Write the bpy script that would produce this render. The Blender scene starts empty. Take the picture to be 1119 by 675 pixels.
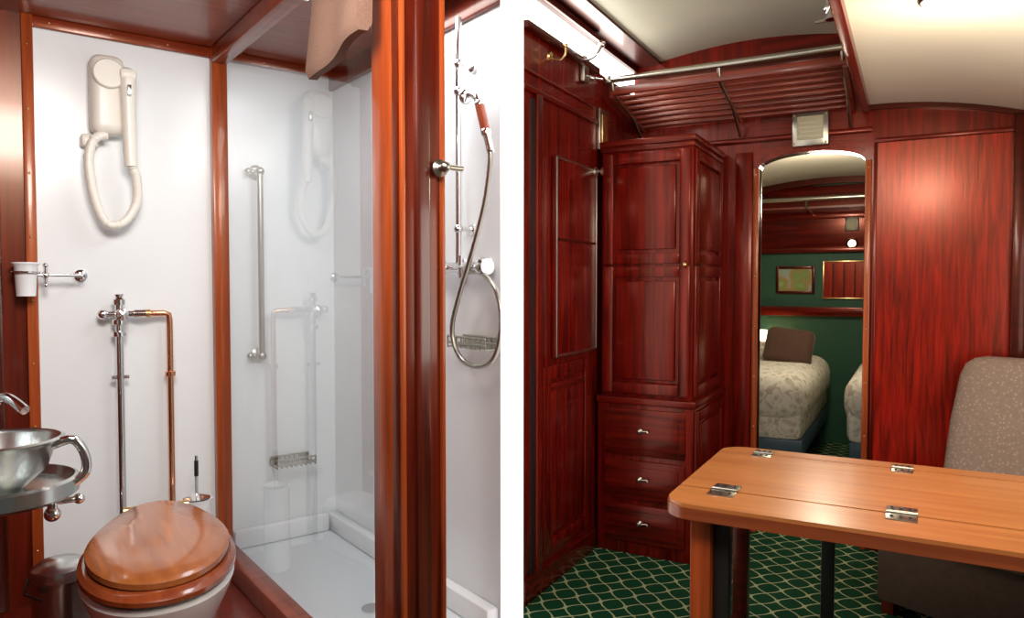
import bpy, bmesh, math, random
from mathutils import Vector, Matrix
random.seed(4)
F=800.0; PIT=math.atan(27.5/F); TR=math.radians(-28.8); TL=math.radians(36.98); H=1.3
LROT=TL-TR
# ---------------------------------------------------------------- survey helper
def ray(fr,u,v):
    t=TR if fr=='R' else TL
    fh=Vector((math.sin(t),math.cos(t),0)); r=Vector((math.cos(t),-math.sin(t),0)); z=Vector((0,0,1))
    return fh*math.cos(PIT)-z*math.sin(PIT)+r*((u-559.5)/F)+(fh*math.sin(PIT)+z*math.cos(PIT))*(-(v-337.5)/F)
def pt(fr,u,v,X=None,Y=None,Z=None):
    d=ray(fr,u,v)
    if X is not None: s=X/d.x
    elif Y is not None: s=Y/d.y
    else: s=(Z-H)/d.z
    return Vector((0,0,H))+d*s
# ---------------------------------------------------------------- materials
def newmat(n):
    m=bpy.data.materials.new(n); m.use_nodes=True
    return m,m.node_tree,m.node_tree.nodes['Principled BSDF']
def plain(n,c,rough=.5,metal=0,coat=0,emis=0,noise=0,spec=.5,sheen=0,ns=30,bd=.01):
    m,t,b=newmat(n)
    b.inputs['Base Color'].default_value=(*c,1); b.inputs['Roughness'].default_value=rough
    b.inputs['Metallic'].default_value=metal; b.inputs['Coat Weight'].default_value=coat
    b.inputs['Coat Roughness'].default_value=.08
    b.inputs['Specular IOR Level'].default_value=spec
    if emis:
        b.inputs['Emission Color'].default_value=(*c,1); b.inputs['Emission Strength'].default_value=emis
    if sheen: b.inputs['Sheen Weight'].default_value=sheen
    tc=t.nodes.new('ShaderNodeTexCoord'); nz=t.nodes.new('ShaderNodeTexNoise'); nz.inputs['Scale'].default_value=ns
    t.links.new(tc.outputs['Object'],nz.inputs['Vector'])
    if noise:
        mx=t.nodes.new('ShaderNodeMix'); mx.data_type='RGBA'
        mx.inputs[6].default_value=(*[max(0,x*(1-noise)) for x in c],1); mx.inputs[7].default_value=(*[min(1,x*(1+noise)) for x in c],1)
        t.links.new(nz.outputs['Fac'],mx.inputs[0]); t.links.new(mx.outputs[2],b.inputs['Base Color'])
        bp=t.nodes.new('ShaderNodeBump'); bp.inputs['Strength'].default_value=noise; bp.inputs['Distance'].default_value=bd
        t.links.new(nz.outputs['Fac'],bp.inputs['Height']); t.links.new(bp.outputs['Normal'],b.inputs['Normal'])
    return m
def wood(n,c0,c1,axis='Z',rough=.3,coat=.6,scale=1,cr=.1,bump=.08,spec=.5,tint=None):
    m,t,b=newmat(n)
    tc=t.nodes.new('ShaderNodeTexCoord'); mp=t.nodes.new('ShaderNodeMapping')
    s=[22*scale]*3; s['XYZ'.index(axis)]=1.3*scale; mp.inputs['Scale'].default_value=s
    t.links.new(tc.outputs['Object'],mp.inputs['Vector'])
    nz=t.nodes.new('ShaderNodeTexNoise'); nz.inputs['Scale'].default_value=1.6; nz.inputs['Detail'].default_value=7; nz.inputs['Distortion'].default_value=.6
    t.links.new(mp.outputs[0],nz.inputs['Vector'])
    cr_=t.nodes.new('ShaderNodeValToRGB'); e=cr_.color_ramp.elements
    e[0].position=.3; e[0].color=(*c0,1); e[1].position=.72; e[1].color=(*c1,1)
    t.links.new(nz.outputs['Fac'],cr_.inputs[0]); t.links.new(cr_.outputs[0],b.inputs['Base Color'])
    b.inputs['Roughness'].default_value=rough; b.inputs['Coat Weight'].default_value=coat; b.inputs['Coat Roughness'].default_value=cr
    b.inputs['Specular IOR Level'].default_value=spec
    if tint: b.inputs['Specular Tint'].default_value=(*tint,1)
    bp=t.nodes.new('ShaderNodeBump'); bp.inputs['Strength'].default_value=bump; bp.inputs['Distance'].default_value=.004
    t.links.new(nz.outputs['Fac'],bp.inputs['Height']); t.links.new(bp.outputs['Normal'],b.inputs['Normal'])
    return m
def math_n(t,op,a,b=None,c=None):
    n=t.nodes.new('ShaderNodeMath'); n.operation=op
    for i,x in enumerate((a,b,c)):
        if x is None: continue
        if isinstance(x,(int,float)): n.inputs[i].default_value=x
        else: t.links.new(x,n.inputs[i])
    return n.outputs[0]
TI=(1,.34,.24)
MW=wood('mahogany_bath',(.22,.032,.007),(.44,.085,.018),'Z',.32,.35,tint=(1,.7,.5))
MWH=wood('mahogany_bath_h',(.15,.018,.005),(.31,.044,.011),'X',.32,.3,tint=(1,.6,.4))
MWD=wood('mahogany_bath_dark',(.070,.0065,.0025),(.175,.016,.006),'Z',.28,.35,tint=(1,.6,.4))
MWP=wood('mahogany_post',(.036,.005,.002),(.12,.013,.005),'Z',.25,.5)
RW=wood('mahogany_red',(.034,.0018,.0012),(.19,.0065,.0030),'Z',.26,.16,spec=.75,tint=TI)
RWX=wood('mahogany_red_x',(.032,.002,.0012),(.155,.007,.0032),'X',.26,.16,spec=.75,tint=TI)
RWY=wood('mahogany_red_y',(.034,.002,.0012),(.165,.007,.0032),'Y',.26,.16,spec=.75,tint=TI)
RWP=wood('mahogany_panelling',(.085,.0025,.0014),(.40,.011,.0045),'Z',.26,.30,cr=.22,scale=1.8,bump=.12,spec=1.0,tint=(1,.30,.16))
RWD=wood('mahogany_dark',(.024,.003,.0015),(.06,.006,.003),'X',.35,.2,tint=TI)  # darker mahogany for cornices, frames and rear table legs
RWR=wood('rack_slat_wood',(.11,.013,.006),(.25,.036,.013),'X',.4,.2)
TBL=wood('table_veneer',(.40,.135,.034),(.55,.215,.064),'X',.3,.35,.7)
TBE=wood('table_edge',(.18,.036,.010),(.30,.07,.019),'X',.3,.4)
SEAT=wood('oak_seat',(.27,.075,.018),(.39,.125,.034),'Y',.25,.7,1.3,bump=.04)
SEATD=wood('oak_seat_ring',(.17,.030,.008),(.28,.058,.015),'Y',.22,.8)
CHR=plain('chrome',(.80,.80,.80),.13,1); STL=plain('steel',(.62,.64,.62),.24,1)
NIK=plain('nickel_aged',(.42,.40,.34),.28,1); BRS=plain('brass',(.70,.48,.22),.28,1); COP=plain('copper',(.80,.38,.22),.22,1)
CER=plain('ceramic',(.86,.87,.88),.12,coat=.6); CRM=plain('cream_plastic',(.84,.80,.72),.35)
WHT=plain('white_wall_panel',(.85,.87,.88),.22,noise=.01,ns=3); TRAY=plain('shower_tray',(.78,.82,.84),.3)
DIVW=plain('white_paint_glow',(.92,.92,.92),.6,emis=.85)  # divider paint with added emission to keep it white, not a lamp
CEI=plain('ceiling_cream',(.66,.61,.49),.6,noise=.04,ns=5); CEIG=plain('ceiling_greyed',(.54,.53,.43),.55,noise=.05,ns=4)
CLR=plain('clerestory_pane',(1,.97,.9),.4,emis=3.5); LMP=plain('lamp_bowl',(1,.93,.78),.4,emis=2.5)
BLK=plain('black_metal',(.015,.013,.012),.35); GRN=plain('green_wall',(.014,.075,.038),.6,noise=.1)
BRN=plain('brown_cushion',(.075,.03,.015),.8,sheen=.2,noise=.2); TWL=plain('towel_terry',(.17,.092,.062),.95,noise=.5,ns=330,bd=.003)
WOODH=wood('handle_wood',(.28,.05,.02),(.4,.09,.03)); SKT=plain('seat_skirt',(.10,.06,.04),.8,noise=.2)
CANV=plain('matt_cream',(.42,.38,.25),.6); BLUE=plain('bed_rail',(.07,.12,.17),.4)
def glass():
    m,t,b=newmat('shower_glass'); t.nodes.remove(b)
    o=t.nodes['Material Output']; tr=t.nodes.new('ShaderNodeBsdfTransparent'); gl=t.nodes.new('ShaderNodeBsdfGlossy')
    tr.inputs[0].default_value=(.86,.90,.915,1); gl.inputs['Roughness'].default_value=.02
    lw=t.nodes.new('ShaderNodeLayerWeight'); mx=t.nodes.new('ShaderNodeMixShader')
    k=math_n(t,'ADD',math_n(t,'MULTIPLY',math_n(t,'POWER',lw.outputs['Facing'],4.0),.95),.09)
    t.links.new(k,mx.inputs[0]); t.links.new(tr.outputs[0],mx.inputs[1]); t.links.new(gl.outputs[0],mx.inputs[2]); t.links.new(mx.outputs[0],o.inputs[0])
    lw.inputs[0].default_value=.5
    return m
GLS=glass()
def carpet():
    m,t,b=newmat('carpet_trellis')
    tc=t.nodes.new('ShaderNodeTexCoord'); sp=t.nodes.new('ShaderNodeSeparateXYZ'); t.links.new(tc.outputs['Object'],sp.inputs[0])
    x=math_n(t,'MULTIPLY',sp.outputs[0],9.5); y=math_n(t,'MULTIPLY',sp.outputs[1],8.5)
    sx=math_n(t,'MULTIPLY',math_n(t,'SINE',math_n(t,'MULTIPLY',y,6.2832)),.07)
    u=math_n(t,'ADD',math_n(t,'ADD',x,y),sx); v=math_n(t,'SUBTRACT',math_n(t,'SUBTRACT',x,y),sx)
    def ln(a,w):
        f=math_n(t,'ABSOLUTE',math_n(t,'SUBTRACT',math_n(t,'FRACT',a),.5)); return math_n(t,'GREATER_THAN',f,.5-w),f
    l1,f1=ln(u,.042); l2,f2=ln(v,.042)
    dots=math_n(t,'MULTIPLY',math_n(t,'GREATER_THAN',f1,.41),math_n(t,'GREATER_THAN',f2,.41))
    lines=math_n(t,'MAXIMUM',math_n(t,'MAXIMUM',l1,l2),dots)
    nz=t.nodes.new('ShaderNodeTexNoise'); nz.inputs['Scale'].default_value=160; t.links.new(tc.outputs['Object'],nz.inputs['Vector'])
    lf=math_n(t,'MULTIPLY',lines,math_n(t,'ADD',math_n(t,'MULTIPLY',nz.outputs['Fac'],1.0),.3))
    mx=t.nodes.new('ShaderNodeMix'); mx.data_type='RGBA'; mx.inputs[6].default_value=(.003,.042,.016,1); mx.inputs[7].default_value=(.42,.46,.26,1)
    t.links.new(lf,mx.inputs[0]); t.links.new(mx.outputs[2],b.inputs['Base Color']); b.inputs['Roughness'].default_value=.95; b.inputs['Specular IOR Level'].default_value=.15
    bp=t.nodes.new('ShaderNodeBump'); bp.inputs['Strength'].default_value=.4; bp.inputs['Distance'].default_value=.004
    t.links.new(nz.outputs['Fac'],bp.inputs['Height']); t.links.new(bp.outputs['Normal'],b.inputs['Normal'])
    return m
CARP=carpet()
def voro(n,cols,scale,rough=.8,feat='F1',pos=(.0,.35,.6,.8),warp=.12):
    m,t,b=newmat(n); tc=t.nodes.new('ShaderNodeTexCoord'); vo=t.nodes.new('ShaderNodeTexVoronoi'); vo.inputs['Scale'].default_value=scale
    nz=t.nodes.new('ShaderNodeTexNoise'); nz.inputs['Scale'].default_value=scale*.6; nz.inputs['Detail'].default_value=3
    mxv=t.nodes.new('ShaderNodeMix'); mxv.data_type='RGBA'; mxv.inputs[0].default_value=warp
    t.links.new(tc.outputs['Object'],nz.inputs['Vector']); t.links.new(tc.outputs['Object'],mxv.inputs[6]); t.links.new(nz.outputs['Color'],mxv.inputs[7])
    t.links.new(mxv.outputs[2],vo.inputs['Vector'])
    r=t.nodes.new('ShaderNodeValToRGB'); e=r.color_ramp.elements
    while len(e)<len(cols): e.new(.5)
    for i,c in enumerate(cols): e[i].position=pos[i]; e[i].color=(*c,1)
    t.links.new(vo.outputs['Distance'],r.inputs[0]); t.links.new(r.outputs[0],b.inputs['Base Color']); b.inputs['Roughness'].default_value=rough
    return m
BSP=voro('floral_bedspread',[(.32,.34,.28),(.72,.66,.54),(.88,.84,.74),(.55,.48,.40)],20)
CHF=voro('chair_fabric',[(.50,.38,.30),(.43,.32,.25),(.30,.215,.165),(.26,.185,.14)],70,pos=(.0,.16,.30,.9),warp=.0)
PIC=voro('landscape_print',[(.32,.36,.14),(.18,.28,.08),(.35,.22,.08),(.30,.36,.30)],9,pos=(.1,.3,.5,.7))
# ---------------------------------------------------------------- mesh builder
class B:
    def __init__(s): s.bm=bmesh.new(); s.m=[]
    def mi(s,m):
        if m not in s.m: s.m.append(m)
        return s.m.index(m)
    def merge(s,t,mat,M=None):
        if M is not None: bmesh.ops.transform(t,matrix=M,verts=t.verts)
        i=s.mi(mat)
        for f in t.faces: f.material_index=i
        me=bpy.data.meshes.new('t'); t.to_mesh(me); t.free(); s.bm.from_mesh(me); bpy.data.meshes.remove(me)
        return s
    def box(s,x0,x1,y0,y1,z0,z1,mat,bev=0,M=None,seg=2):
        t=bmesh.new(); bmesh.ops.create_cube(t,size=1)
        for v in t.verts: v.co=Vector(((x0+x1)/2+v.co.x*(x1-x0),(y0+y1)/2+v.co.y*(y1-y0),(z0+z1)/2+v.co.z*(z1-z0)))
        if bev>0: bmesh.ops.bevel(t,geom=t.edges[:],offset=min(bev,.49*min(abs(x1-x0),abs(y1-y0),abs(z1-z0))),segments=seg,profile=.5,affect='EDGES')
        bmesh.ops.recalc_face_normals(t,faces=t.faces)
        return s.merge(t,mat,M)
    def quad(s,pts,mat):
        t=bmesh.new(); t.faces.new([t.verts.new(p) for p in pts]); return s.merge(t,mat)
    def prism(s,poly,axis,a0,a1,mat,M=None):
        t=bmesh.new()
        def mk(p,a):
            if axis=='Z': return (p[0],p[1],a)
            if axis=='Y': return (p[0],a,p[1])
            return (a,p[0],p[1])
        A=[t.verts.new(mk(p,a0)) for p in poly]; C=[t.verts.new(mk(p,a1)) for p in poly]; n=len(poly)
        t.faces.new(A); t.faces.new(C[::-1])
        for i in range(n): t.faces.new((A[i],A[(i+1)%n],C[(i+1)%n],C[i]))
        bmesh.ops.recalc_face_normals(t,faces=t.faces)
        return s.merge(t,mat,M)
    def tube(s,pts,r,mat,n=12,smooth=False,M=None,rf=None):
        P=[Vector(p) for p in pts]
        if smooth:
            Q=[]; E=[P[0]]+P+[P[-1]]
            for i in range(1,len(E)-2):
                for k in range(8):
                    u=k/8; a,b,c,d=E[i-1],E[i],E[i+1],E[i+2]
                    Q.append(.5*((2*b)+(c-a)*u+(2*a-5*b+4*c-d)*u*u+(3*b-a-3*c+d)*u**3))
            P=Q+[P[-1]]
        t=bmesh.new(); rings=[]; N=len(P); nrm=None
        for i,p in enumerate(P):
            d=(P[min(i+1,N-1)]-P[max(i-1,0)]).normalized()
            if nrm is None:
                nrm=d.orthogonal().normalized()
            nrm=(nrm-d*nrm.dot(d)).normalized(); bn=d.cross(nrm)
            rr=r if rf is None else rf(i,N)
            rings.append([t.verts.new(p+(nrm*math.cos(2*math.pi*k/n)+bn*math.sin(2*math.pi*k/n))*rr) for k in range(n)])
        for i in range(N-1):
            for k in range(n): t.faces.new((rings[i][k],rings[i][(k+1)%n],rings[i+1][(k+1)%n],rings[i+1][k]))
        t.faces.new(rings[0][::-1]); t.faces.new(rings[-1])
        bmesh.ops.recalc_face_normals(t,faces=t.faces)
        return s.merge(t,mat,M)
    def cyl(s,a,b,r,mat,n=20,M=None): return s.tube([a,b],r,mat,n,M=M)
    def lathe(s,prof,c,mat,n=32,axis='Z',M=None):
        t=bmesh.new(); rings=[]
        for r,z in prof:
            ring=[]
            for k in range(n):
                a=2*math.pi*k/n; p=(max(r,1e-4)*math.cos(a),max(r,1e-4)*math.sin(a),z)
                if axis=='Y': p=(p[0],p[2],p[1])
                if axis=='X': p=(p[2],p[0],p[1])
                ring.append(t.verts.new(Vector(c)+Vector(p)))
            rings.append(ring)
        for i in range(len(rings)-1):
            for k in range(n): t.faces.new((rings[i][k],rings[i][(k+1)%n],rings[i+1][(k+1)%n],rings[i+1][k]))
        t.faces.new(rings[0]); t.faces.new(rings[-1])
        bmesh.ops.recalc_face_normals(t,faces=t.faces)
        return s.merge(t,mat,M)
    def loft(s,rings,mat,M=None,cap=True):
        t=bmesh.new(); R=[[t.verts.new(p) for p in r] for r in rings]; n=len(R[0])
        for i in range(len(R)-1):
            for k in range(n): t.faces.new((R[i][k],R[i][(k+1)%n],R[i+1][(k+1)%n],R[i+1][k]))
        if cap: t.faces.new(R[0]); t.faces.new(R[-1])
        bmesh.ops.recalc_face_normals(t,faces=t.faces)
        return s.merge(t,mat,M)
    def sph(s,c,r,mat,sc=(1,1,1)):
        t=bmesh.new(); bmesh.ops.create_uvsphere(t,u_segments=20,v_segments=12,radius=r)
        for v in t.verts: v.co=Vector(c)+Vector((v.co.x*sc[0],v.co.y*sc[1],v.co.z*sc[2]))
        return s.merge(t,mat)
    def frameY(s,x0,x1,y,z0,z1,w,mat,pm=None,t=.018,raised=True):
        # panel frame on plane facing -y
        s.box(x0,x0+w,y-t,y,z0,z1,mat,.003); s.box(x1-w,x1,y-t,y,z0,z1,mat,.003)
        s.box(x0+w,x1-w,y-t,y,z0,z0+w,mat,.003); s.box(x0+w,x1-w,y-t,y,z1-w,z1,mat,.003)
        if raised: s.box(x0+w+.018,x1-w-.018,y-t*.75,y,z0+w+.018,z1-w-.018,pm or mat,.010)
    def frameX(s,y0,y1,x,z0,z1,w,mat,pm=None,t=.018,raised=True):
        s.box(x,x+t,y0,y0+w,z0,z1,mat,.003); s.box(x,x+t,y1-w,y1,z0,z1,mat,.003)
        s.box(x,x+t,y0+w,y1-w,z0,z0+w,mat,.003); s.box(x,x+t,y0+w,y1-w,z1-w,z1,mat,.003)
        if raised: s.box(x,x+t*.75,y0+w+.018,y1-w-.018,z0+w+.018,z1-w-.018,pm or mat,.010)
    def done(s,name,fr='R',loc=None):
        me=bpy.data.meshes.new(name)
        if loc is not None: bmesh.ops.translate(s.bm,vec=-Vector(loc),verts=s.bm.verts)
        s.bm.to_mesh(me); s.bm.free()
        for m in s.m: me.materials.append(m)
        for p in me.polygons: p.use_smooth=True
        me.set_sharp_from_angle(angle=math.radians(38))
        o=bpy.data.objects.new(name,me); bpy.context.scene.collection.objects.link(o)
        if fr=='L': o.rotation_euler=(0,0,LROT)
        if loc is not None:
            o.location=Matrix.Rotation(LROT if fr=='L' else 0,4,'Z')@Vector(loc)
        return o
def Lw(p): return Matrix.Rotation(LROT,4,'Z')@Vector(p)
# =============================================================== BATHROOM (frame L)
ZF=.12; Y1=3.2; X1=.870; X2=1.38; ZC=2.27; XL=-.45
fp=[(XL,1.25),(.95,1.25),(X2,1.83),(X2,Y1),(XL,Y1)]
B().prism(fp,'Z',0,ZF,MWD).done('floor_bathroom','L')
B().prism(fp,'Z',ZC,ZC+.05,MWH).done('ceiling_bathroom','L')
b=B(); b.box(XL,X2+.05,Y1,Y1+.05,0,ZC+.05,WHT)
xa=pt('L',38,300,Y=Y1).x
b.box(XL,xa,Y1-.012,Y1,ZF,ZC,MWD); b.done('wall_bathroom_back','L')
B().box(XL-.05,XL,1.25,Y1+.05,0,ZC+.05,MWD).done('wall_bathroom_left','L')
B().prism([(X2,1.83),(X2,Y1),(X2+.05,Y1),(X2+.05,1.90)],'Z',0,ZC+.05,WHT).done('wall_shower_right','L')
b=B(); b.box(xa-.028,xa+.008,Y1-.03,Y1,ZF,ZC,MW,.004)
b.box(xa-.16,xa-.10,Y1-.035,Y1,ZF,ZC,MWP,.006)
b.box(xa,X1,Y1-.02,Y1,ZC-.04,ZC,MWH,.004)
b.box(X1,X2,Y1-.02,Y1,ZC-.03,ZC,MWH,.004)
b.box(X2-.02,X2,1.86,Y1,ZC-.09,ZC,MWD,.004)
for i in range(4): b.sph((xa+.2*i+.06,Y1-.021,ZC-.02),.004,BRS)
for i in range(9): b.sph((xa-.012,Y1-.031,ZF+.2+.23*i),.004,BRS)
b.done('trim_bathroom_wall','L')
# partition : timber frame + glass
yp0=X1/math.tan(math.atan((438-559.5)/F)+TL); yp1=X1/math.tan(math.atan((407-559.5)/F)+TL)
xp=yp0*math.tan(math.atan((485-559.5)/F)+TL)
b=B()
b.box(X1-.030,X1+.03,Y1-.045,Y1-.001,ZF,ZC,MW,.004)
b.box(X1-.03,X1+.03,yp1,Y1-.045,ZC-.065,ZC-.001,MWH,.005)
b.box(X1-.035,X1+.035,yp1,Y1-.045,ZF+.001,ZF+.085,MWH,.006)
b.box(X1,X1+.045,yp0+.045,yp1,ZF,ZC-.001,MW,.004)
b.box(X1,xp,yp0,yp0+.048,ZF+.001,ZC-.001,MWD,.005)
b.box(X1+.040,X1+.080,yp0-.012,yp0,ZF+.001,ZC-.001,MWP,.005)
b.box(xp-.012,xp,yp0-.010,yp0+.02,ZF+.001,ZC-.001,MW,.003)
b.box(X1,X1+.012,yp0-.006,yp0+.046,ZF+.001,ZC-.001,MW,.003)
b.quad([(X1,yp1,ZF+.08),(X1,Y1-.045,ZF+.08),(X1,Y1-.045,ZC-.06),(X1,yp1,ZC-.06)],GLS)
b.done('shower_partition','L')
# shower tray
b=B(); b.box(X1+.036,X2-.001,1.9,Y1-.001,ZF+.001,ZF+.05,TRAY)
b.box(X2-.05,X2-.001,1.9,Y1-.001,ZF+.05,ZF+.13,CER,.012); b.box(X1+.036,X2-.05,Y1-.05,Y1-.001,ZF+.05,ZF+.13,CER,.012)
b.lathe([(.035,0),(.035,.004),(.0,.004)],(1.12,2.3,ZF+.051),CHR)
b.done('shower_tray','L')
# knob / catch on post
c=pt('L',480,184,Y=yp0-.014)
b=B(); b.lathe([(.022,0),(.022,-.006),(.010,-.012),(.010,-.02),(0,-.02)],c,NIK,axis='Y')
b.cyl(c+Vector((-.005,-.03,0)),c+Vector((.05,-.03,0)),.007,NIK); b.sph(c+Vector((0,-.03,0)),.014,NIK); b.cyl(c,c+Vector((0,-.03,0)),.007,NIK)
b.done('door_catch','L')
# towel over partition rail
p0=pt('L',338,66,X=X1-.075); p1=pt('L',392,58,X=X1-.075)
b=B(); ya,yb=p1.y,p0.y; ztop=ZC-.02
rings=[]
for i in range(17):
    f=i/16; y=ya+(yb-ya)*f; w=.005*math.sin(f*9)
    zb=p1.z+.060-.055*f+.004*math.sin(f*7)
    rings.append([(X1-.035-w,y,ztop-.05),(X1-.06-w,y,ztop-.06),(X1-.066-w,y,(ztop+zb)/2),(X1-.085-w,y,zb+.02),(X1-.075-w,y,zb-.002),(X1-.05-w,y,zb),(X1-.038-w,y,zb+.02),(X1-.034,y,(ztop+zb)/2)])
b.loft(rings,TWL)
b.box(X1-.085,X1-.06,ya,yb,ztop-.08,ztop-.01,TWL,.01)
b.cyl((X1-.045,1.74,2.135),(X1-.045,2.1,2.135),.008,CHR); b.cyl((X1-.045,1.75,2.135),(X1-.0,1.75,2.135),.006,CHR)
b.done('towel_on_rail','L')
# hair dryer
def LB(u,v,off=0): return pt('L',u,v,Y=Y1-off)
b=B(); a=LB(97,58,.06); c=LB(137,150,.06)
b.box(a.x,c.x,Y1-.10,Y1-.001,c.z,a.z,CRM,.035,seg=5)
b.lathe([(.0,-.002),(.05,-.002),(.055,.004),(.05,.012),(0,.014)],((a.x+c.x)/2,Y1-.112,a.z-.075),CRM,axis='Y')
h0=LB(139,86,.10); h1=LB(143,182,.10)
b.tube([h0+Vector((0,.02,.01)),h0,h0.lerp(h1,.4),h1],.026,CRM,16,True,rf=lambda i,N:.034-.012*i/(N-1))
b.box(h0.x-.028,h0.x+.03,h0.y-.03,h0.y+.05,h0.z-.01,h0.z+.035,CRM,.015)
b.box(h0.x-.006,h0.x+.008,h0.y-.042,h0.y-.02,h0.z-.07,h0.z-.03,STL,.003)
hp=[LB(116,148,.07),LB(103,152,.08),LB(97,175,.08),LB(103,215,.08),LB(116,243,.08),LB(135,243,.08),LB(149,222,.08),LB(149,195,.09),LB(143,178,.10)]
b.tube(hp,.014,CRM,12,True,rf=lambda i,N:.0165+.0018*math.sin(i*2.6))
b.box(LB(88,150,.03).x,a.x+.03,Y1-.05,Y1-.001,LB(90,160,.03).z,LB(90,146,.03).z,CRM,.01)
b.done('hair_dryer','L')
# cup holder
b=B(); y=Y1-.08
q=pt('L',88,301,Y=Y1-.001); b.lathe([(.022,0),(.022,-.008),(.012,-.014),(.0,-.015)],q,CHR,axis='Y')
r=pt('L',50,300,Y=y); r2=pt('L',88,301,Y=y); s_=pt('L',28,300,Y=y)
b.cyl(q,(q.x,y,q.z),.006,CHR); b.cyl((q.x,y,q.z),(s_.x,y,q.z),.006,CHR); b.cyl((r.x,y-.0,q.z-.035),(r.x,y,q.z+.035),.006,CHR)
b.sph((r.x,y,q.z),.013,CHR)
for zz in (-.035,.035): b.sph((r.x,y,q.z+zz),.009,CHR)
b.lathe([(.0,-.075),(.030,-.075),(.036,.03),(.044,.04),(.044,.045),(.033,.045),(.028,-.06),(0,-.06)],(s_.x,y,q.z),CER)
b.tube([(s_.x+.042*math.cos(t*math.pi/8),y+.042*math.sin(t*math.pi/8),q.z+.01) for t in range(17)],.004,CHR,8)
b.done('tumbler_holder','L')
# flush pipes
b=B(); y=.05
A=lambda u,v:LB(u,v,.05)
t0=A(130,330); b.cyl((t0.x,Y1-.05,ZF),(t0.x,Y1-.05,t0.z),.014,CHR); b.lathe([(.022,0),(.022,.02),(.014,.03),(.018,.04),(0,.045)],(t0.x,Y1-.05,t0.z-.01),CHR)
for vv in (352,365): 
    z=A(130,vv).z; b.lathe([(.018,-.012),(.026,-.008),(.026,.008),(.018,.012)],(t0.x,Y1-.05,z),CHR)
z=A(130,343).z; b.cyl((t0.x-.05,Y1-.05,z),(t0.x+.05,Y1-.05,z),.013,CHR); b.sph((t0.x-.055,Y1-.05,z),.02,CHR); b.cyl((t0.x,Y1-.10,z),(t0.x,Y1-.001,z),.01,CHR)
b.lathe([(.022,0),(.022,-.02),(0,-.03)],(t0.x,Y1-.10,z),CHR,axis='Y')
t1=A(185,340)
b.cyl((t0.x+.05,Y1-.05,z),(t0.x+.09,Y1-.05,z),.018,CHR); b.cyl((t0.x+.09,Y1-.05,z),(t1.x-.07,Y1-.05,z),.016,BRS)
b.tube([(t1.x-.08,Y1-.05,z),(t1.x-.02,Y1-.05,z),(t1.x-.003,Y1-.05,z-.006),(t1.x,Y1-.05,z-.03),(t1.x,Y1-.05,ZF)],.012,COP,14)
zc=A(185,408).z; b.lathe([(.013,-.012),(.02,-.008),(.02,.008),(.013,.012)],(t1.x,Y1-.05,zc),COP); b.cyl((t1.x,Y1-.05,zc),(t1.x,Y1-.001,zc),.007,COP)
zc=A(130,412).z; b.cyl((t0.x-.03,Y1-.05,zc),(t0.x+.03,Y1-.05,zc),.008,CHR); b.cyl((t0.x,Y1-.05,zc),(t0.x,Y1-.001,zc),.007,CHR)
b.done('flush_pipework','L')
# toilet
tc_=pt('L',174,606,Z=.56); 
TM=Matrix.Translation((tc_.x,tc_.y,0))@Matrix.Rotation(-math.atan2(tc_.x,tc_.y)*.9,4,'Z')
def egg(w,lf,lb,z,cy=0,n=48,tilt=0,tp=.0):
    out=[]
    for k in range(n):
        a=2*math.pi*k/n; s=math.sin(a); c=math.cos(a)
        l=lf if s<0 else lb
        e=1.0 if s<0 else .86
        x=w*(abs(c)**(.95))*(1 if c>=0 else -1); yy=l*(abs(s)**e)*(1 if s>=0 else -1)
        if s>0: x*=1-tp*s
        out.append(Vector((x,cy+yy,z+tilt*(cy+yy))))
    return out
b=B()
b.loft([egg(.115,.16,.22,ZF+.001,.10),egg(.11,.15,.22,ZF+.06,.10),egg(.115,.17,.24,ZF+.17,.08),egg(.15,.22,.27,ZF+.27,.04),egg(.180,.275,.28,ZF+.36,.0),egg(.190,.295,.28,ZF+.395,0),egg(.182,.285,.27,ZF+.405,0)],CER,TM)
b.box(-.10,.10,.18,.62,ZF+.12,ZF+.34,CER,.04,TM,4)
k=.08; zs=ZF+.418
b.loft([egg(.180,.285,.27,zs,0,tilt=.02),egg(.194,.305,.285,zs+.008,0,tilt=.02),egg(.194,.305,.285,zs+.022,0,tilt=.03),egg(.182,.292,.275,zs+.032,0,tilt=.03)],SEATD,TM)
z2=zs+.042
q_=dict(tilt=k,tp=.25)
b.loft([egg(.165,.25,.29,z2,.0,**q_),egg(.177,.262,.30,z2+.006,.0,**q_),egg(.177,.262,.30,z2+.020,.0,**q_),egg(.165,.25,.29,z2+.028,.0,**q_),egg(.10,.15,.17,z2+.033,.0,**q_),egg(.01,.015,.02,z2+.035,.0,**q_)],SEAT,TM)
for sx in (-.07,.07): b.cyl((sx-.02,.29,z2+.03),(sx+.02,.29,z2+.03),.013,BRS,M=TM)
b.done('toilet','L')
# pedal bin
c=pt('L',66,618,Z=ZF+.26); b=B(); r=.085
b.lathe([(0,0),(r*.95,0),(r,.01),(r,.035)],(c.x,c.y,ZF+.001),BLK); b.lathe([(r*.97,.035),(r*.97,.215),(r,.22),(r*1.02,.225)],(c.x,c.y,ZF+.001),STL)
b.lathe([(r*1.02,.225),(r*1.04,.235),(r*.98,.26),(r*.7,.278),(0,.285)],(c.x,c.y,ZF+.001),STL)
b.tube([(c.x-.09,c.y,ZF+.24),(c.x-.10,c.y-.03,ZF+.20),(c.x-.06,c.y-.085,ZF+.19)],.004,BLK,8); b.box(c.x-.03,c.x+.03,c.y-.125,c.y-.08,ZF+.008,ZF+.018,BLK,.004)
b.done('pedal_bin','L')
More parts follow.
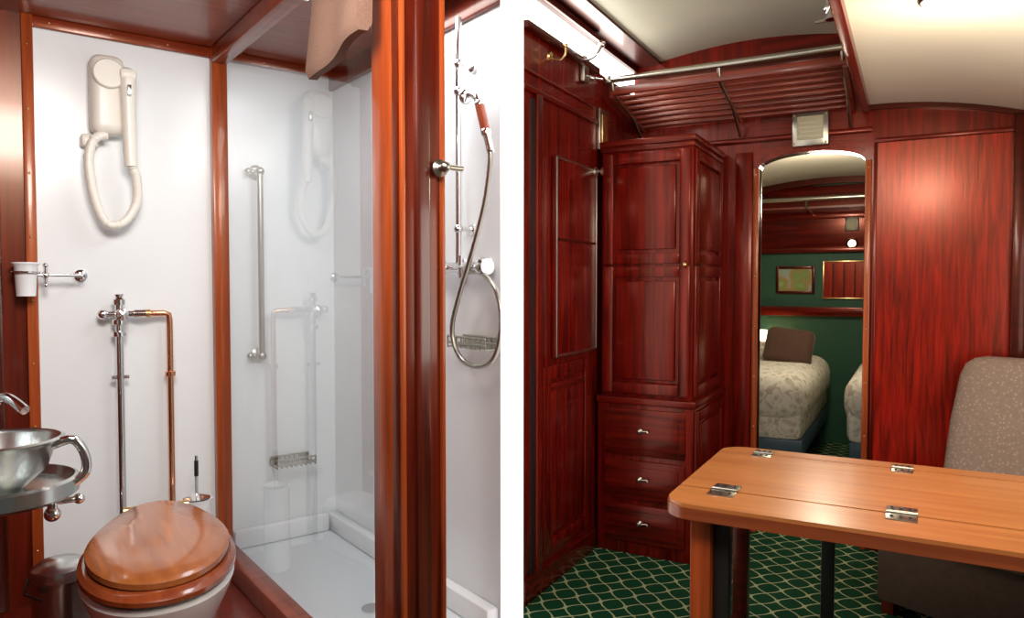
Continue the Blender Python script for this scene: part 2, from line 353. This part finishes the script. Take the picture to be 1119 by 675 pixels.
# toilet brush
c=pt('L',215,545,Y=2.98); b=B(); x,y=c.x,c.y
b.lathe([(0,0),(.05,0),(.055,.02),(.052,c.z-ZF-.02),(.058,c.z-ZF),(.048,c.z-ZF),(.045,.03),(0,.03)],(x,y,ZF+.001),CER)
b.lathe([(0,-.002),(.045,0),(.05,.004),(.01,.02),(.0,.022)],(x,y,c.z+.002),CHR); b.tube([(x,y,c.z),(x,y,c.z+.17)],.006,CHR,10,rf=lambda i,N:.006)
b.cyl((x,y,c.z+.09),(x,y,c.z+.15),.008,BLK)
b.done('toilet_brush','L')
# basin on left
c=pt('L',-7,484,Z=.90); b=B(); x,y=c.x,c.y; z=.90
b.lathe([(.0,-.13),(.05,-.13),(.06,-.12),(.115,-.07),(.135,-.01),(.15,0),(.155,.006),(.145,.010),(.13,.0),(.108,-.06),(.05,-.11),(0,-.112)],(x,y,z),STL,40)
b.lathe([(.0,-.145),(.17,-.145),(.185,-.135),(.185,-.10),(.175,-.095),(.165,-.12),(0,-.125)],(x,y,z),STL,40)
b.box(XL+.001,x,y-.13,y+.13,z-.16,z-.13,STL,.01)
b.tube([(x+.12,y-.06,z-.01),(x+.165,y-.07,z+.0),(x+.19,y-.07,z-.04),(x+.19,y-.07,z-.09),(x+.15,y-.06,z-.125)],.012,CHR,12,True)
b.tube([(x+.0,y+.12,z-.0),(x+.0,y+.13,z+.07),(x+.03,y+.10,z+.10),(x+.07,y+.04,z+.07)],.013,CHR,12,True)
b.lathe([(.0,-.008),(.10,-.006),(.115,0),(.11,.008),(0,.012)],(x-.035,y+.17,z+.12),STL,32,'X')
b.cyl((x-.035,y+.17,z-.14),(x-.035,y+.17,z+.12),.012,CHR)
b.cyl((x+.12,y-.03,z-.19),(x+.12,y-.03,z-.13),.012,CHR); b.sph((x+.12,y-.03,z-.195),.02,CHR)
b.cyl((x+.09,y-.03,z-.165),(x+.18,y-.03,z-.165),.008,CHR); b.sph((x+.18,y-.03,z-.165),.014,CHR)
b.done('fold_down_washbasin','L')
# grab rail
def grab(v0,v1,u):
    b=B(); p=pt('L',u,v0,Y=Y1-.06); q=pt('L',u,v1,Y=Y1-.06)
    b.cyl((p.x,Y1-.06,p.z+.015),(p.x,Y1-.06,q.z-.015),.0125,NIK)
    for z in (p.z,q.z):
        b.cyl((p.x,Y1-.06,z),(p.x,Y1-.001,z),.012,NIK); b.lathe([(.032,0),(.032,-.008),(.018,-.016),(.0,-.017)],(p.x,Y1-.001,z),NIK,axis='Y'); b.sph((p.x,Y1-.06,z),.019,NIK)
        b.cyl((p.x-.035,Y1-.03,z),(p.x+.01,Y1-.03,z),.009,NIK); b.sph((p.x-.04,Y1-.03,z),.015,NIK)
    b.done('shower_grab_rail','L')
grab(187,389,284)
# soap dish
def wire(name,cx,z,Y,w,d,onX=False,mt=None):
    b=B(); mt=mt or NIK
    def P(a,dd,zz): return (cx+a,Y-dd,zz) if not onX else (Y-dd,cx+a,zz)
    for dd in (.012,d): b.cyl(P(-w,dd,z),P(w,dd,z),.005,mt,10)
    for i in range(9):
        a=-w+2*w*i/8; b.tube([P(a,.012,z+.02),P(a,.012,z-.015),P(a,d,z-.015),P(a,d,z+.02)],.003,mt,8)
    for dd in (.012,d): b.cyl(P(-w,dd,z+.02),P(w,dd,z+.02),.004,mt,10)
    for a in (-w*.8,w*.8):
        b.lathe([(.020,0),(.020,-.008),(0,-.012)],P(a,.001,z),mt,axis='X' if onX else 'Y')
    b.done(name,'L')
c=pt('L',320,503,Y=Y1-.05); wire('soap_dish',c.x,c.z,Y1,.085,.10)
c=pt('L',516,375,X=X2-.05); wire('wire_basket',c.y,c.z,X2,.11,.075,True)
# shower set
def SX(u,v,off=.06): return pt('L',u,v,X=X2-off)
b=B(); p=SX(501,0); q=SX(501,292)
b.cyl((p.x,p.y,ZC-.10),(q.x,q.y,q.z),.010,CHR)
b.cyl(q+Vector((0,-.14,0)),q+Vector((0,.10,0)),.018,CHR)
for d in (-.15,.11): b.lathe([(.0,-.018),(.026,-.018),(.03,0),(.026,.018),(0,.018)],q+Vector((-.0,d,0)),CHR,axis='Y')
for d in (-.09,.06): b.cyl(q+Vector((0,d,0)),q+Vector((.059,d,0)),.016,CHR); b.lathe([(.032,0),(.03,-.008),(.016,-.014)],q+Vector((.059,d,0)),CHR,axis='X')
for d in (-.09,.06): b.cyl(q+Vector((-.05,d,0)),q+Vector((0,d,0)),.012,CHR); b.cyl(q+Vector((-.05,d-.035,0)),q+Vector((-.05,d+.035,0)),.007,CHR); b.cyl(q+Vector((-.05,d,-.035)),q+Vector((-.05,d,.035)),.007,CHR)
for v in (70,250): k=SX(501,v); b.cyl(k,k+Vector((.059,0,0)),.008,CHR); b.sph(k,.016,CHR); b.lathe([(.02,0),(.018,-.008),(0,-.01)],k+Vector((.059,0,0)),CHR,axis='X')
k=SX(501,100); b.cyl(k,SX(515,103,.10),.009,CHR); b.sph(k,.017,CHR)
hs=SX(514,103,.10); h2=SX(524,114,.10); h3=SX(531,145,.10); h4=SX(536,166,.10)
b.tube([hs+Vector((-.01,.03,-.01)),hs,hs.lerp(h2,.6)+Vector((0,0,.01)),h2],.011,CHR,12,True)
b.sph(hs+Vector((-.005,.02,-.005)),.024,CHR,(1,.6,1))
b.tube([h2,h2.lerp(h3,.5),h3],.015,WOODH,14,True); b.tube([h3,h4],.013,CHR); b.sph(h2,.016,CHR); b.sph(h3,.017,CHR)
hose=[h4,SX(535,185,.10),SX(529,225,.10),SX(516,275,.11),SX(501,325,.11),SX(494,362,.11),SX(504,392,.11),SX(524,400,.11),SX(541,388,.11),SX(548,350,.11),SX(541,315,.10),SX(524,298,.07),q+Vector((-.01,-.02,-.02))]
b.tube(hose,.008,NIK,10,True,rf=lambda i,N:.0078+.0008*(i%2))
b.done('hand_shower_set','L')
# =============================================================== DIVIDING WALL
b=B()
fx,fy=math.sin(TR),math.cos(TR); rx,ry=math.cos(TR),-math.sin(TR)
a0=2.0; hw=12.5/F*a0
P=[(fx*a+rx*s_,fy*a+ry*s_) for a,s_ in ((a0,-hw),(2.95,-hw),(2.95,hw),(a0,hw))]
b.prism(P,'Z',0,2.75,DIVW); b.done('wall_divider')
# =============================================================== SITTING COMPARTMENT (frame R = world)
XW=-1.37; YB=3.95; XR=.78
ys=2.49
B().prism([(XW,ys),(fx*.9+.02,fy*.9),(XR,fy*.9),(XR,6.6),(XW-.4,6.6),(XW-.4,YB),(XW,YB)],'Z',-.04,0,CARP).done('floor')
# left wall
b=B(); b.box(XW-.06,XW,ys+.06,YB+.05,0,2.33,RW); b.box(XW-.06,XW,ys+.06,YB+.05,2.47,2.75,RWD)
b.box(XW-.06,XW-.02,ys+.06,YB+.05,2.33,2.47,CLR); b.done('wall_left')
def LX(u,v): return pt('R',u,v,X=XW)
b=B()
def bandL(zc,h,t,m=RWY): b.box(XW,XW+t,ys+.08,3.32,zc-h/2,zc+h/2,m,.004)
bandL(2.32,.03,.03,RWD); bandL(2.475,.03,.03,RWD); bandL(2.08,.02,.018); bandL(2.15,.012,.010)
bandL(.05,.10,.018)
yA=LX(583,300).y; yB_=LX(598,300).y
b.box(XW,XW+.02,yA,yA+.05,.1,2.07,RW,.004); b.box(XW,XW+.006,yA-.03,yA,.1,2.05,BLK)
b.box(XW,XW+.012,yA+.05,3.26,LX(630,412).z-.03,LX(630,412).z,RWY,.004)
b.frameX(yA+.07,3.25,XW,.14,.95,.06,RW,RW,.014)
b.done('trim_left_wall')
# fold-down bed panel with nickel edge
b=B(); z1=LX(630,180).z; z0=LX(630,385).z; y0=LX(602,280).y; y1=min(LX(654,280).y,3.29)
XX=XW+.001
b.box(XX,XX+.024,y0,y1,z0,z1,RW,.004)
for (a,c,d,e) in ((y0,y0+.010,z0,z1),(y1-.010,y1,z0,z1),(y0,y1,z0,z0+.012),(y0,y1,z1-.010,z1)): b.box(XX+.022,XX+.029,a,c,d,e,NIK,.002)
b.box(XX+.022,XX+.029,y0+.02,y1-.02,z1-.41*(z1-z0)-.005,z1-.41*(z1-z0)+.005,RWD)
b.done('fold_down_berth')
b=B(); y=LX(656,140).y; za=LX(656,165).z; zb=LX(656,120).z
b.box(XW,XW+.02,y-.05,y+.06,za,zb,NIK,.004); b.box(XW+.018,XW+.026,y-.03,y+.04,za+.03,zb-.03,BRS,.003); b.done('wall_thermostat_plate')
b=B(); c=LX(645,188); b.lathe([(.022,0),(.02,.01),(.008,.012),(.008,.03),(.02,.036),(.0,.045)],c+Vector((.025,0,0)),NIK,axis='X'); b.done('berth_catch')
def hook(u,v,big=False):
    c=LX(u,v); b=B(); b.lathe([(.024,0),(.02,.008),(.006,.012),(0,.014)],c,BRS,axis='X')
    b.tube([c+Vector((.0,0,0)),c+Vector((.045,0,-.02)),c+Vector((.07,0,.0)),c+Vector((.072,0,.03))],.006,BRS,10,True); b.sph(c+Vector((.072,0,.035)),.011,BRS)
    b.done('coat_hook')
hook(601,62)
# berth lamp bracket
c=LX(636,74); b=B(); b.box(XW,XW+.025,c.y-.03,c.y+.03,c.z-.07,c.z+.05,NIK,.006)
b.tube([c+Vector((.02,0,.03)),c+Vector((.07,.0,.05)),c+Vector((.09,.02,.10))],.008,CHR,10,True); b.sph(c+Vector((.09,.02,.10)),.018,CHR)
b.tube([c+Vector((.02,0,-.04)),c+Vector((.05,.03,-.05)),c+Vector((.06,.10,-.04))],.007,CHR,10,True); b.done('reading_lamp')
# back wall with arched doorway
dx0=pt('R',829,300,Y=YB).x; dx1=pt('R',944,300,Y=YB).x; dz=pt('R',885,166,Y=YB).z; dzs=pt('R',832,184,Y=YB).z
cx=(dx0+dx1)/2
def arch(x0,x1,zs,zt,n=16):
    return [((x0+x1)/2-(x1-x0)/2*math.cos(math.pi*i/n),zs+(zt-zs)*math.sin(math.pi*i/n)) for i in range(n+1)]
b=B()
b.box(XW-.1,dx0,YB,YB+.05,0,2.7,RW); b.box(dx1,XR+.05,YB,YB+.05,0,2.7,RW)
A_=arch(dx0,dx1,dzs,dz)
b.prism([(dx0,2.7)]+A_+[(dx1,2.7)],'Y',YB,YB+.05,RWX); b.done('wall_back')
# arch frame
b=B(); w=.028
for x in (dx0-w,dx1): b.box(x,x+w,YB-.022,YB+.07,0,dzs,MW,.005)
o=arch(dx0-w,dx1+w,dzs,dz+w); n=len(o)
for i in range(n-1):
    b.prism([A_[i],A_[i+1],o[i+1],o[i]],'Y',YB-.022,YB+.07,RWY)
for i in range(7):
    for x in (dx0-.014,dx1+.014): b.sph((x,YB-.023,.3+i*.26),.004,BRS)
b.done('door_frame')
# veneered panel right of the door
b=B(); zt=pt('R',1000,153,Y=YB).z
b.box(dx1+.05,XR-.002,YB-.008,YB,.1,zt,RWP,.001,seg=1)
b.box(dx1+.04,XR-.001,YB-.02,YB,zt,zt+.022,RWX,.005); b.box(dx1+.04,XR-.001,YB-.016,YB,0,.1,RWX,.005)
b.box(dx1+.036,dx1+.052,YB-.016,YB,.1,zt,RW,.003)
xe=pt('R',1104,300,Y=YB).x; b.box(xe,xe+.06,YB-.05,YB,0,2.05,RWD,.01)
b.done('wall_panelling')
# upper panelling left section between wardrobe and door
b=B(); b.box(-.83,dx0-.034,YB-.014,YB,0,1.98,RW,.004)
b.box(XW+.001,dx1+.03,YB-.028,YB,2.03,2.055,RWX,.006); b.box(XW+.001,-.26,YB-.02,YB,2.40,2.44,RWD,.006); b.done('trim_back_wall')
# ceilings
b=B(); xc0=-1.24; xc1=-.235
pts=[]; n=14
for i in range(n+1):
    f=i/n; x=xc0+(xc1-xc0)*f; pts.append((x,2.49+.07*math.sin(math.pi*min(1,f*.8+.12))))
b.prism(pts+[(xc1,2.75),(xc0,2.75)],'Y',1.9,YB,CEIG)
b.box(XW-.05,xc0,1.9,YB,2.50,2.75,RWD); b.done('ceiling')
b=B(); pts=[]
xs=xc1+.03
for i in range(17):
    x=xs+(XR-xs)*i/16; pts.append((x,2.155-.09*((x-xs)/.6)**2))
b.prism(pts+[(XR,2.75),(xs,2.75)],'Y',1.2,YB,CEI)
b.done('ceiling_vaulted')
b=B(); b.box(xc1,xc1+.034,1.2,YB-.036,2.12,2.74,RWY,.004); 
for i in range(16):
    x=pts[i][0]; x2=pts[i+1][0]; b.prism([(x,pts[i][1]+.0),(x2,pts[i+1][1]),(x2,pts[i+1][1]-.022),(x,pts[i][1]-.022)],'Y',YB-.035,YB,RWD)
b.done('trim_ceiling_beam')
# ceiling lamp
c=pt('R',1034,0,Z=2.095); b=B(); b.lathe([(.062,.055),(.072,.035),(.072,.006),(.066,-.003),(.060,.0)],(c.x,c.y,2.095),NIK); b.lathe([(.062,0),(.058,-.010),(.042,-.018),(0,-.022)],(c.x,c.y,2.095),LMP); b.done('ceiling_lamp')
LMPc=(c.x,c.y)
# luggage rack
b=B(); x0=XW+.03; x1=-.265
zr=2.30; zb=2.15; yr=3.42
b.cyl((x0,yr,zr),(x1,yr,zr),.015,NIK,16)
def rs(f): return (yr+.05+f*(YB-yr-.10), zr-.06-f*(zr-.06-zb))
for x in (x0+.02,(x0+x1)/2,x1-.02):
    b.tube([(x,yr,zr),(x,yr+.01,zr-.04),(x,rs(0)[0],rs(0)[1]-.012),(x,rs(.5)[0],rs(.5)[1]-.014),(x,YB-.04,zb-.01)],.008,NIK,10)
    b.tube([(x,rs(.55)[0],rs(.55)[1]-.01),(x,YB-.1,zb-.05),(x,YB-.04,zb-.09)],.008,NIK,10,True)
for x in (x0,x1-.02): b.prism([(rs(0)[0]-.03,rs(0)[1]-.02),(rs(0)[0]-.03,rs(0)[1]+.02),(rs(1)[0],rs(1)[1]+.02),(rs(1)[0],rs(1)[1]-.02)],'X',x,x+.02,RWR)
for x in (x0,x1): b.sph((x,yr,zr),.024,NIK)
for i in range(8):
    y,z=rs(i/7); b.box(x0,x1,y-.013,y+.013,z,z+.016,RWR,.004)
b.box(x0,x1,yr+.015,yr+.035,rs(0)[1]-.01,rs(0)[1]+.03,RWR,.005)
b.done('luggage_rack')
# speaker grille over door
b=B(); p=pt('R',866,125,Y=YB-.03); q=pt('R',906,158,Y=YB-.03)
b.box(p.x,q.x,YB-.05,YB-.029,q.z,p.z,NIK,.008); b.box(p.x+.025,q.x-.025,YB-.056,YB-.05,q.z+.03,p.z-.02,CANV,.004)
b.box(p.x+.01,q.x-.01,YB-.03,YB-.001,q.z+.01,min(p.z-.01,2.02),NIK)
for i in range(4): zz=q.z+.045+i*.022; b.box(p.x+.035,q.x-.035,YB-.058,YB-.055,zz,zz+.004,NIK)
for sx in (p.x+.012,q.x-.012):
    for sz in (q.z+.014,p.z-.014): b.sph((sx,YB-.051,sz),.005,BRS)
b.done('ventilation_grille')
# spot lamp under ceiling by rack
c=pt('R',905,14,Y=3.40); b=B(); b.lathe([(.03,0),(.03,-.01),(.01,-.015)],(c.x,c.y,2.53),CHR)
b.cyl((c.x,c.y,2.54),(c.x,c.y,c.z-.02),.008,CHR); b.sph((c.x,c.y,c.z+.02),.02,CHR)
b.tube([(c.x,c.y,c.z),(c.x+.02,c.y-.03,c.z+.02),(c.x+.02,c.y-.06,c.z-.02)],.012,CHR,12,True); b.lathe([(.008,.0),(.02,-.02),(.026,-.05),(.022,-.05)],(c.x+.02,c.y-.06,c.z-.0),CHR)
b.cyl((c.x-.05,c.y,c.z-.03),(c.x+.05,c.y,c.z-.03),.009,CHR); b.done('spot_lamp')
# right wall with window
b=B(); b.box(XR,XR+.05,.9,YB+.05,0,.85,RW); b.box(XR,XR+.05,.9,YB+.05,1.85,2.75,RW); b.box(XR,XR+.05,.9,1.3,.85,1.85,RW); b.box(XR,XR+.05,3.3,YB+.05,.85,1.85,RW); b.done('wall_right')
b=B(); 
for (a,c,d,e) in ((1.3,1.35,.85,1.85),(3.25,3.3,.85,1.85),(1.3,3.3,.85,.9),(1.3,3.3,1.8,1.85),(2.28,2.32,.85,1.85)): b.box(XR-.01,XR+.06,a,c,d,e,RW,.004)
b.box(XR+.02,XR+.026,1.35,3.25,.9,1.8,GLS); b.done('window_1')
# wardrobe
FW=3.35; YW=YB-.03; wx0=XW+.03; wx1=pt('R',757,300,Y=FW).x; H1=pt('R',757,146,Y=FW).z; zb=pt('R',757,441,Y=FW).z
b=B(); b.box(wx0,wx1,FW,YW,zb,H1,RW,.004)
b.box(wx0-.01,wx1+.012,FW-.02,YW,.0,zb-.01,RW,.004)
b.box(wx0-.015,wx1+.028,FW-.036,YW,zb-.022,zb+.012,RWX,.008)
b.box(wx0-.01,wx1+.015,FW-.02,YW,H1-.03,H1,RWX,.006); b.box(wx0-.005,wx1+.006,FW-.012,YW,H1-.055,H1-.03,RWX,.004)
zm=pt('R',757,289,Y=FW).z
b.frameY(wx0+.012,wx1-.01,FW,zm+.006,H1-.065,.05,RW); b.frameY(wx0+.012,wx1-.01,FW,zb+.03,zm-.006,.05,RW)
b.frameX(FW+.02,YB-.06,wx1,zm+.006,H1-.065,.05,RW,t=.012); b.frameX(FW+.02,YB-.06,wx1,zb+.03,zm-.006,.05,RW,t=.012)
b.frameX(FW,YB-.06,wx1+.012,.10,zb-.04,.05,RW,t=.012)
zd=[zb-.03,zb-.03-(zb-.06)*.36,zb-.03-(zb-.06)*.67,.05]
for i in range(3):
    a,c=zd[i+1]+.012,zd[i]-.012
    b.box(wx0+.03,wx1-.02,FW-.034,FW-.02,a,c,RWX,.006)
    b.box(wx0+.06,wx1-.05,FW-.040,FW-.033,a+.03,c-.03,RWX,.006)
    xm=(wx0+wx1)/2; zz=(a+c)/2+.01
    b.lathe([(.014,0),(.012,-.006),(.005,-.01),(.005,-.018),(.010,-.024),(0,-.03)],(xm-.01,FW-.04,zz),NIK,16,'Y')
    b.tube([(xm-.01,FW-.06,zz),(xm+.03,FW-.062,zz+.006),(xm+.035,FW-.062,zz-.002)],.004,NIK,8)
b.sph((wx1-.03,FW-.035,zm+.0),.013,BRS); b.cyl((wx1-.03,FW-.035,zm),(wx1-.03,FW,zm),.006,BRS)
b.done('wardrobe')
# table
ZT=.687; tx0=-.622; ty0=2.0; ty1=2.82; tx1=XR-.012
def rrect(x0,x1,y0,y1,r,n=8):
    P=[(x1,y0),(x1,y1)]
    for i in range(n+1): a=math.pi/2+math.pi/2*i/n; P.append((x0+r+r*math.cos(a),y1-r+r*math.sin(a)))
    for i in range(n+1): a=math.pi+math.pi/2*i/n; P.append((x0+r+r*math.cos(a),y0+r+r*math.sin(a)))
    return P
b=B()
j1,j2=2.19,2.73
full=rrect(tx0,tx1,ty0,ty1,.085)
full_in=rrect(tx0+.004,tx1,ty0+.004,ty1-.004,.082)
def clip(P,lo,hi):
    def cl(P,val,keep):
        out=[]
        for i in range(len(P)):
            a,c=P[i],P[(i+1)%len(P)]; ia,ic=keep(a[1]),keep(c[1])
            if ia: out.append(a)
            if ia!=ic:
                k=(val-a[1])/(c[1]-a[1]); out.append((a[0]+(c[0]-a[0])*k,val))
        return out
    P=cl(P,lo,lambda y:y>=lo); return cl(P,hi,lambda y:y<=hi)
b.prism(full,'Z',ZT-.042,ZT-.010,TBE)
for lo,hi in ((1.9,j1-.005),(j1+.005,j2-.005),(j2+.005,3)):
    b.prism(clip(full_in,lo,hi),'Z',ZT-.010,ZT,TBL)
b.box(tx0+.006,tx1,j1-.006,j1+.006,ZT-.0105,ZT-.006,BLK); b.box(tx0+.03,tx1,j2-.006,j2+.006,ZT-.0105,ZT-.006,BLK)
def hinge(u,v,s,jy):
    c=pt('R',u,v,Z=ZT); x=c.x
    b.box(x-.030*s,x+.030*s,jy-.052*s,jy+.052*s,ZT,ZT+.003,NIK,.001); b.cyl((x-.030*s,jy,ZT+.004),(x+.030*s,jy,ZT+.004),.005*s,NIK,10)
    b.box(x-.030*s,x+.030*s,jy-.009*s,jy-.006*s,ZT+.0025,ZT+.0034,BLK); b.box(x-.030*s,x+.030*s,jy+.006*s,jy+.009*s,ZT+.0025,ZT+.0034,BLK)
    for i in (-1,1):
        for k in (-1,0,1): b.sph((x+k*.018*s,jy+i*.032*s,ZT+.0025),.0045*s,BLK)
hinge(790,538,1.25,j1); hinge(985,567,1.25,j1); hinge(833,497,1.05,j2); hinge(986,516,1.05,j2)
b.box(-.56,-.50,2.09,2.15,0,ZT-.042,MW,.006); b.box(-.55,-.50,2.62,2.68,0,ZT-.042,RWD,.006)
b.box(-.545,-.505,2.15,2.62,ZT-.15,ZT-.042,RWD,.004); b.box(-.545,-.505,2.15,2.62,.06,.14,RWD,.004)
b.box(-.50,-.455,2.12,2.17,0,ZT-.042,BLK,.006)
for y in (2.62,): b.box(-.26,-.22,y,y+.04,0,ZT-.042,BLK,.004)
b.box(-.5,tx1-.01,2.62,2.66,ZT-.12,ZT-.042,RWD,.004)
b.done('folding_table')
# chair
CM=Matrix.Translation((.27,3.36,0))@Matrix.Rotation(math.radians(-26),4,'Z')
b=B()
b.box(-.29,.29,-.33,.27,.30,.44,CHF,.05,CM,5); b.box(-.28,.28,-.31,.25,.05,.31,SKT,.02,CM)
rings=[]
for z,y,w,d in ((.30,.25,.27,.06),(.45,.26,.285,.065),(.70,.31,.28,.06),(.90,.36,.265,.055),(.95,.375,.25,.05),(.975,.385,.22,.035),(.985,.388,.18,.02)):
    rr=[]
    for k in range(32):
        a=2*math.pi*k/32; c,s=math.cos(a),math.sin(a)
        rr.append(Vector((w*math.copysign(abs(c)**.45,c),y-.0+d*math.copysign(abs(s)**.6,s),z)))
    rings.append(rr)
b.loft(rings,CHF,CM)
for x in (-.24,.24):
    for y in (-.27,.22): b.box(x-.025,x+.025,y-.025,y+.025,0,.06,MWD,.004,CM)
b.done('upholstered_chair')
# =============================================================== BEDROOM beyond
YG=6.5; bx0=-1.72; bx1=.62
B().box(bx0,bx1,YG,YG+.05,0,2.6,GRN).done('wall_bedroom_back')
B().box(bx0-.05,bx0,YB+.05,YG+.05,0,2.6,GRN).done('wall_bedroom_left'); B().box(bx1,bx1+.05,YB+.05,YG+.05,0,2.6,GRN).done('wall_bedroom_right')
b=B(); pts=[(bx0+(bx1-bx0)*i/20,2.00+.16*math.sin(math.pi*i/20)) for i in range(21)]
b.prism(pts+[(bx1,2.6),(bx0,2.6)],'Y',YB+.05,YG,CEI); b.done('ceiling_bedroom')
b=B(); g=lambda v:pt('R',885,v,Y=YG).z
z=g(275); b.box(bx0,bx1,YG-.02,YG,z,2.1,RWX,.004); b.box(bx0,bx1,YG-.05,YG,z-.01,z+.03,RWX,.006); b.box(bx0,bx1,YG-.04,YG,g(240),g(233),RWX,.006)
b.box(bx0,bx1,YG-.05,YG,g(345),g(335),RWX,.006)
for i in range(20): b.prism([(pts[i][0],pts[i][1]),(pts[i+1][0],pts[i+1][1]),(pts[i+1][0],pts[i+1][1]-.05),(pts[i][0],pts[i][1]-.05)],'Y',YG-.07,YG,RWD)
b.done('trim_bedroom')
b=B(); z=pt('R',885,217,Y=6.1).z; r0,r1=-1.5,.3
b.cyl((r0,6.1,z),(r1,6.1,z),.016,NIK)
for i in range(5): b.box(r0,r1,6.16+i*.06,6.19+i*.06,z-.07,z-.055,RWR)
for x in (-1.2,-.75,-.3): b.tube([(x,6.1,z),(x,6.12,z-.06),(x,YG-.06,z-.075)],.009,NIK,8)
b.done('luggage_rack')
b=B(); p=pt('R',848,291,Y=YG-.02); q=pt('R',890,321,Y=YG-.02)
b.frameY(p.x,q.x,YG,q.z,p.z,.022,RWD,PIC,.02,False); b.box(p.x+.02,q.x-.02,YG-.01,YG,q.z+.02,p.z-.02,PIC); b.done('framed_picture')
b=B(); p=pt('R',899,285,Y=YG-.02); q=pt('R',946,327,Y=YG-.02)
b.frameY(p.x,q.x,YG,q.z,p.z,.012,BRS,RW,.02,False); b.box(p.x+.01,q.x-.01,YG-.01,YG,q.z+.01,p.z-.01,RWP)
for i in range(3): xx=p.x+(q.x-p.x)*(i+1)/4; b.box(xx-.006,xx+.006,YG-.016,YG-.01,q.z+.02,p.z-.02,RWD)
b.done('framed_panel')
c=pt('R',931,266,Y=YG-.03); b=B(); b.lathe([(.045,0),(.045,-.015),(.035,-.03),(.03,-.02),(0,-.02)],(c.x,YG-.02,c.z),NIK,axis='Y'); b.done('wall_clock')
c=pt('R',931,244,Y=YG-.03); b=B(); b.box(c.x-.05,c.x+.05,YG-.05,YG-.02,c.z-.06,c.z+.05,NIK,.006); b.box(c.x-.035,c.x+.035,YG-.055,YG-.05,c.z-.045,c.z+.035,CANV,.004); b.done('ventilation_grille')
def bed(x0,x1,y0,y1,name):
    b=B(); zt=.73
    b.box(x0,x1,y0,y1,.40,zt,BSP,.13,seg=7)
    b.box(x0+.02,x1-.03,y0+.03,y1,.30,.58,BSP,.05)
    b.box(x0+.04,x1-.03,y0+.04,y1,.2,.31,BLUE,.006)
    for x in (x0+.08,x1-.1):
        for y in (y0+.1,y1-.1): b.box(x-.03,x+.03,y-.03,y+.03,0,.22,BLK)
    xm=(x0+x1)/2
    b.box(xm-.33,xm+.33,y1-.42,y1-.05,zt-.04,zt+.10,BSP,.065,seg=5)
    b.done(name)
bed(-1.50,-.575,4.85,6.40,'single_bed'); bed(-.38,.50,4.95,6.40,'single_bed')
c=pt('R',862,379,Y=5.72); M=Matrix.Translation((c.x,5.72,c.z))@Matrix.Rotation(math.radians(-24),4,'X')@Matrix.Rotation(math.radians(6),4,'Y')
b=B(); b.box(-.17,.17,-.055,.055,-.14,.14,BRN,.05,M,5); b.done('scatter_cushion')
c=pt('R',833,368,Y=6.43); b=B(); b.lathe([(.05,-.05),(.04,.06),(.035,.06),(.045,-.05)],(c.x,6.43,c.z),LMP); b.tube([(c.x,6.43,c.z+.05),(c.x,6.43,c.z-.06),(c.x,YG-.01,c.z-.06)],.008,BRS); b.lathe([(.03,0),(.02,-.015),(0,-.015)],(c.x,YG-.001,c.z-.06),BRS,axis='Y'); b.done('bedside_lamp')
# =============================================================== LIGHTS
def area(n,loc,rot,sx,sy,e,col=(1,1,1)):
    l=bpy.data.lights.new(n,'AREA'); l.shape='RECTANGLE'; l.size=sx; l.size_y=sy; l.energy=e; l.color=col
    o=bpy.data.objects.new(n,l); o.location=loc; o.rotation_euler=rot; bpy.context.scene.collection.objects.link(o); return o
def aim(o,t): o.rotation_euler=(Vector(t)-o.location).to_track_quat('-Z','Y').to_euler()
o=area('bathroom_fill',Lw((.3,1.45,2.2)),(0,0,0),.6,.5,31,(1,.965,.93)); aim(o,Lw((.45,2.9,.9)))  # unseen fill added to brighten the bathroom, no fixture
o=area('shower_fill',Lw((1.12,2.25,2.24)),(0,0,LROT),.3,.6,8,(.94,.975,1))  # added overhead fill for the shower whites, no lamp modelled
o=area('window_light',(XR-.03,2.2,1.35),(0,math.radians(90),0),1.0,1.9,22,(1,.92,.82))
o=area('front_fill',(-.1,.35,2.3),(0,0,0),.7,.5,24,(1,.90,.78)); aim(o,(-.7,3.2,.9))  # fill added by the camera to lift the sitting compartment; no corridor exists
o=area('clerestory_light',(XW+.02,3.1,2.40),(0,math.radians(-90),0),.12,1.1,4,(1,.96,.88))
def pl(n,loc,e,col,r=.08):
    l=bpy.data.lights.new(n,'POINT'); l.energy=e; l.color=col; l.shadow_soft_size=r; o=bpy.data.objects.new(n,l); o.location=loc; bpy.context.scene.collection.objects.link(o)
pl('ceiling_lamp_bulb',(LMPc[0],LMPc[1]+.1,1.88),12,(1,.87,.68),.10)
pl('bedroom_fill',(-.5,5.0,1.85),26,(1,.88,.70)); pl('bedside_bulb',(c.x+.08,6.30,c.z),1.5,(1,.6,.25),.03)  # first point is an unseen warm fill added for the bedroom
w=bpy.data.worlds.new('World'); bpy.context.scene.world=w; w.use_nodes=True
w.node_tree.nodes['Background'].inputs[0].default_value=(1,.95,.90,1); w.node_tree.nodes['Background'].inputs[1].default_value=.07
cam=bpy.data.cameras.new('Camera'); cam.sensor_width=36; cam.lens=F*36/1119; cam.clip_start=.05
co=bpy.data.objects.new('Camera',cam); co.location=(0,0,H); co.rotation_euler=(math.pi/2-PIT,0,-TR); bpy.context.scene.collection.objects.link(co)
bpy.context.scene.camera=co
bpy.context.scene.view_settings.view_transform='Standard'
